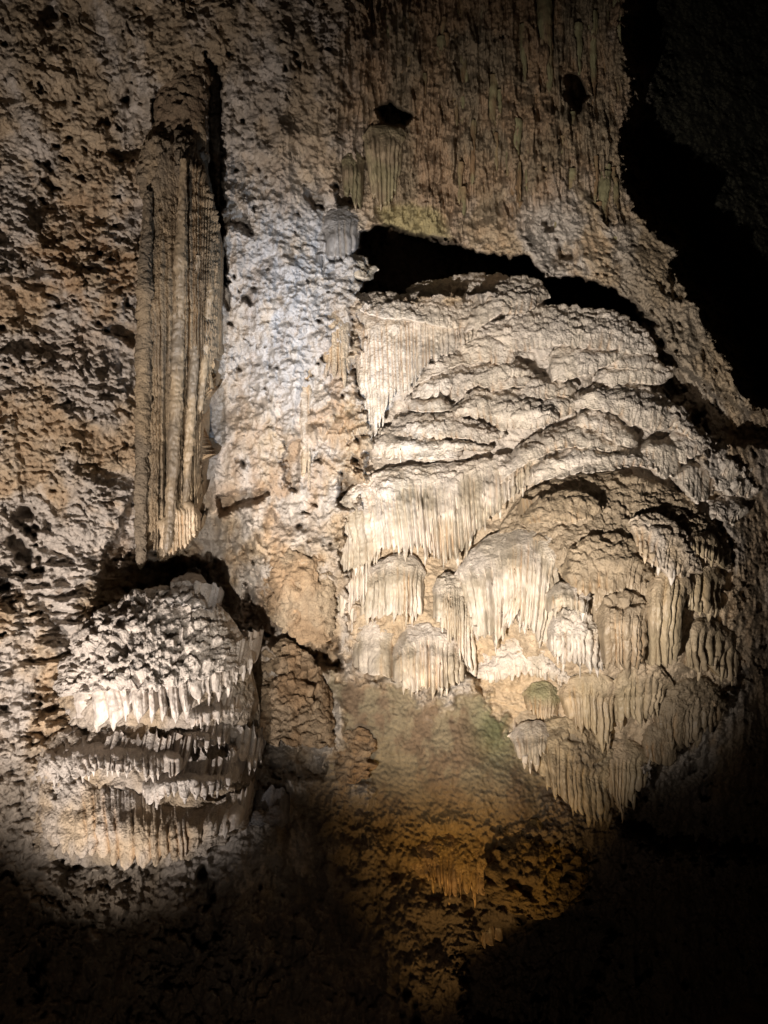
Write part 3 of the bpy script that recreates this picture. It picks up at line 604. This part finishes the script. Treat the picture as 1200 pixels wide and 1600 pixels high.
# slim columns between the two halves of the wall
def lone(name, label, cat, path, rad, yoff, mat=M_drip, group=None, **kw):
    p = path[-1]; k = W(np.array(float(p[0])), np.array(float(p[1])))+yoff
    org = P(np.array(float(p[0])), np.array(float(p[1])), k)
    o = tube(name, path, rad, yoff, mat, None, org, **kw); o.location = org
    return tag(o, label, cat, group)
dome("slender_column", "slender pale column running down the wall left of the coral patch", "column", [(467,520),(478,505),(490,520)], [(468,762),(477,772),(486,760)], bulge=.22, cap=.2, fs=.05, flute=8, amp=.05, tip=.3, off=-.06, coral=.5, colf=(PALE, CREAM*1.05), split=False, under=.3)
dome("thin_drapery", "faint narrow drapery hugging the wall just left of the flowstone curtain", "curtain", [(500,470),(520,462),(548,478)], [(505,590),(524,625),(548,600)], bulge=.36, cap=.3, fs=.2, flute=7, amp=.07, tip=.4, off=-.08, colf=(PALE, CREAM), split=False, under=.3)
lone("slender_stalactite", "thin dark grey stalactite leaning above the slender pale column", "stalactite", [(499,400),(492,450),(486,520),(483,562)], [5,5,4,2.5], -.15, colr=(GREY*.55, GREY*.8), seed=402, coral=.3, groove=.3)
# single hanging stalactites on the dim upper wall
rng = np.random.RandomState(5)
HS = [((862,205),(866,300),7,"dim tan stalactite left of the close pair on the upper wall, longer than its neighbours"),
      ((876,215),(874,288),6,"dim tan stalactite right of the close pair on the upper wall"),
      ((902,40),(905,118),8,"short dim stalactite over the tall black hole near the top"),
      ((925,20),(926,165),7,"long dim stalactite right of the tall black hole near the top"),
      ((850,0),(858,150),11,"thick brown stalactite left of the tall black hole near the top"),
      ((944,10),(945,120),6,"slim dim stalactite right of the long one at the top"),
      ((962,0),(966,150),7,"rightmost lit stalactite on the upper wall, at the edge of the black"),
      ((805,190),(803,380),9,"long flat column of dripstone in the middle of the upper wall"),
      ((828,230),(826,330),6,"thin stalactite right of the long flat dripstone column"),
      ((770,120),(771,215),7,"brown stalactite above and left of the long flat dripstone column"),
      ((738,190),(738,290),6,"ochre stalactite right of the pleated upper curtain"),
      ((690,60),(694,170),7,"brown stalactite high above the pleated upper curtain, to its right"),
      ((945,270),(940,372),9,"fluted tan pillar near the right end of the upper wall"),
      ((960,280),(962,380),7,"fluted tan pillar at the right rim of the upper wall"),
      ((722,90),(722,150),5,"small stalactite between two brown ones near the top middle"),
      ((818,40),(820,128),6,"narrow brown stalactite left of the thick one near the top")]
for i, (a, b, r, lab) in enumerate(HS):
    mx = ((a[0]+b[0])/2+rng.uniform(-2, 2), (a[1]+b[1])/2)
    lone("hanging_stalactite", lab, "stalactite", [a, mx, b], [r*1.1, r*.8, r*.35], -.06, group="single stalactites on the upper wall", colr=(OCHRE*.8, OLIVE*1.7), seed=420+i*5, coral=.1, groove=.2)

for i in range(56):
    x0 = rng.uniform(585, 965); y0 = rng.uniform(-10, 330 if x0 > 700 else 140); h = rng.uniform(28, 90); r = rng.uniform(2.5, 5.5)
    if 550 < x0 < 660 and y0 > 40: continue
    if 860 < x0 < 930 and 20 < y0 < 170: continue
    lone("drip_stalactite", "small thin drip stalactite, one of many alike on the dim upper wall", "stalactite", [(x0, y0), (x0+rng.uniform(-2, 2), y0+h*.5), (x0+rng.uniform(-3, 3), y0+h)], [r*1.2, r*.8, r*.35], -.07, group="small drips on the upper wall", colr=(OCHRE*.9, OLIVE*1.6), seed=520+i*5, coral=.2, groove=.25, ring=18)

# ------------------------------------------------------------------ the tiered mound at the lower left
mo = P(np.array(230.), np.array(1360.), np.array(-3.))
mound = empty("stalagmite_mound", mo)
tag(mound, "squat brightly lit stalagmite mound in tiers with toothed fringes, below the giant stalactite", "stalagmite")
MP = (PALE*1.05, PALE*1.08, np.array([.52,.34,.20])); MB = (CREAM*.9, PALE)
def part(nm, tp, bt, mat, **kw):
    kw = dict(dict(colf=MP, under=.7), **kw)
    c0 = kw['cap']; kw['fs'] = 2.0 if nm in ('crown', 'peak', 'core') else (.62 if nm == 'tier' else c0*.8); kw['cap'] = min(.95, c0*1.2+.2); kw['ep'] = 2.4 if nm in ('crown', 'peak') else 4; kw['base'] = WM; kw['bulge'] = max(.34, kw['bulge']*.30) if nm != 'core' else .12; kw['bury'] = .06; kw['amp'] *= 1.1; kw['flute'] *= 1.15
    full, t, cr = shell(tp, bt, **kw); grid_mesh(nm, full, t, mat, mound, mo)
    if nm in ('fringe', 'tier') and kw['tip'] >= .25: teeth(int(abs(bt[-1][0]-bt[0][0])/20)+1, mound, mo, M_drip, (10, 38) if tp[0][1] < 1080 else (5, 18), .34)
part("core", [(48,1290),(62,1180),(100,1060),(150,975),(210,930),(270,918),(340,950),(385,1010),(408,1100),(404,1180),(392,1260)],
     [(46,1318),(90,1340),(160,1350),(240,1352),(310,1338),(355,1312),(384,1285)], M_coral, bulge=1.7, cap=.45, flute=30, amp=.02, tip=.03, coral=1.3, rip=.03, colf=(CREAM*.75, PALE*.8), step=1.6, rag=8)
part("crown", [(100,1062),(116,1010),(150,965),(198,932),(252,914),(312,925),(355,955),(384,998),(398,1024)],
     [(112,1085),(150,1085),(200,1088),(250,1085),(300,1075),(350,1055),(398,1035)], M_coral, bulge=2.3, cap=.75, flute=20, amp=.02, tip=.08, coral=1.5, rip=.05, off=0)
part("peak", [(268,925),(285,898),(305,890),(322,906),(332,935)], [(262,955),(290,962),(318,962),(335,958)], M_coral, bulge=1.6, cap=.8, flute=20, amp=.02, tip=.1, coral=1.8, colf=(GREY, PALE))
part("fringe", [(103,1062),(125,1035),(170,1022),(230,1018),(290,1020),(345,1014),(382,1006),(400,1016)],
     [(116,1128),(135,1140),(165,1146),(195,1146),(222,1146),(258,1136),(290,1124),(330,1100),(365,1082),(402,1032)], M_drip, bulge=2.0, cap=.2, flute=15, amp=.17, tip=.4, rip=.04, off=0, under=1.0, coral=.15)
part("side_lobe", [(84,1122),(95,1098),(112,1090),(126,1104)], [(86,1142),(98,1154),(112,1148),(124,1130)], M_coral, bulge=1.5, cap=.4, flute=9, amp=.05, tip=.3, coral=.5)
part("fringe", [(284,1112),(305,1098),(345,1096),(382,1098)], [(288,1134),(305,1142),(340,1124),(380,1114)], M_drip, bulge=2.2, cap=.3, flute=8, amp=.08, tip=.4, coral=.3)
part("tier", [(60,1196),(82,1165),(130,1148),(190,1142),(262,1144),(282,1160)],
     [(66,1236),(90,1220),(118,1230),(150,1212),(190,1212),(240,1222),(262,1210),(282,1195)], M_flow, bulge=2.35, cap=.55, flute=9, amp=.09, tip=.3, rip=.07, coral=.3)
part("fringe", [(288,1142),(310,1134),(345,1142),(362,1152)], [(290,1170),(310,1178),(340,1168),(360,1166)], M_flow, bulge=2.1, cap=.3, flute=8, amp=.07, tip=.4, coral=.5)
part("fringe", [(350,1145),(375,1130),(405,1130),(415,1150)], [(358,1185),(380,1208),(400,1204),(413,1170)], M_coral, bulge=1.9, cap=.4, flute=9, amp=.07, tip=.35, coral=1.0)
part("fringe", [(250,1168),(262,1160),(282,1168),(292,1180)], [(252,1210),(262,1218),(278,1212),(290,1200)], M_drip, bulge=2.5, cap=.2, flute=9, amp=.07, tip=.2)
part("tier", [(222,1212),(248,1196),(300,1190),(345,1198),(378,1206)],
     [(226,1258),(238,1268),(268,1250),(300,1250),(330,1244),(356,1234),(378,1222)], M_flow, bulge=2.4, cap=.3, flute=9, amp=.09, tip=.38, coral=.4)
part("base_drum", [(46,1262),(60,1225),(100,1212),(160,1216),(220,1232),(270,1250),(320,1248),(362,1232),(392,1236)],
     [(56,1300),(90,1330),(130,1350),(180,1356),(230,1360),(280,1348),(320,1325),(360,1300),(390,1270)], M_coral, bulge=2.3, cap=.35, flute=15, amp=.07, tip=.22, coral=1.1, rip=.05, colf=(PALE*.95, CREAM*.95))
part("fringe", [(338,1268),(352,1245),(378,1238),(392,1258)], [(336,1306),(350,1316),(366,1302),(386,1280)], M_drip, bulge=2.3, cap=.3, flute=14, amp=.09, tip=.3)

# ------------------------------------------------------------------ outcrops
OUT = [
 ("rock_outcrop", "brown crusty boulder bulging from the wall right of the tiered mound", [(404,1062),(420,1010),(450,995),(480,1020),(505,1060),(522,1110)], [(406,1140),(430,1172),(470,1182),(505,1178),(522,1160)], dict(bulge=.7, ep=2, cap=.7, coral=1.3, colf=(OCHRE*.75, CREAM*.8), off=-.1)),
 ("rock_outcrop", "small tan coral knob standing by itself on the left of the smooth slope", [(528,1175),(540,1148),(562,1138),(580,1160)], [(530,1218),(548,1232),(565,1230),(578,1212)], dict(bulge=.25, cap=.6, coral=1.4, colf=(OCHRE*.9, CREAM*.8))),
 ("rock_outcrop", "grey crusty lump in the gloom right of the mound's base", [(388,1262),(405,1236),(432,1232),(450,1256)], [(390,1290),(410,1300),(435,1302),(450,1285)], dict(bulge=.7, cap=.6, coral=1.2, colf=(GREY*.6, BROWN))),
 ("rock_outcrop", "dark amber coral mass at the right of the amber-lit slope", [(760,1330),(785,1290),(830,1275),(880,1290),(905,1330)], [(765,1400),(800,1430),(850,1440),(900,1400)], dict(bulge=.6, cap=.6, coral=1.6, colf=(AMBER*.6, BROWN*.7))),
 ("rock_outcrop", "rounded lobe of wall hanging over the black hollow left of the flowstone", [(408,905),(430,850),(470,820),(505,840),(522,900)], [(420,955),(445,985),(475,1012),(505,1008),(522,980)], dict(bulge=.55, cap=.6, coral=.9, colf=(CREAM*.85, OCHRE))),
]
for nm, lab, tp, bt, kw in OUT:
    kw = dict(dict(flute=22, amp=.015, tip=.08, rip=.04, under=.7, rag=8, bury=.1, fs=2.0), **kw)
    full, t, cr = shell(tp, bt, **kw)
    org = full[-9].mean(0)
    o = grid_mesh(nm, full, t, M_coral, None, org); o.location = org
    tag(o, lab, "rock")
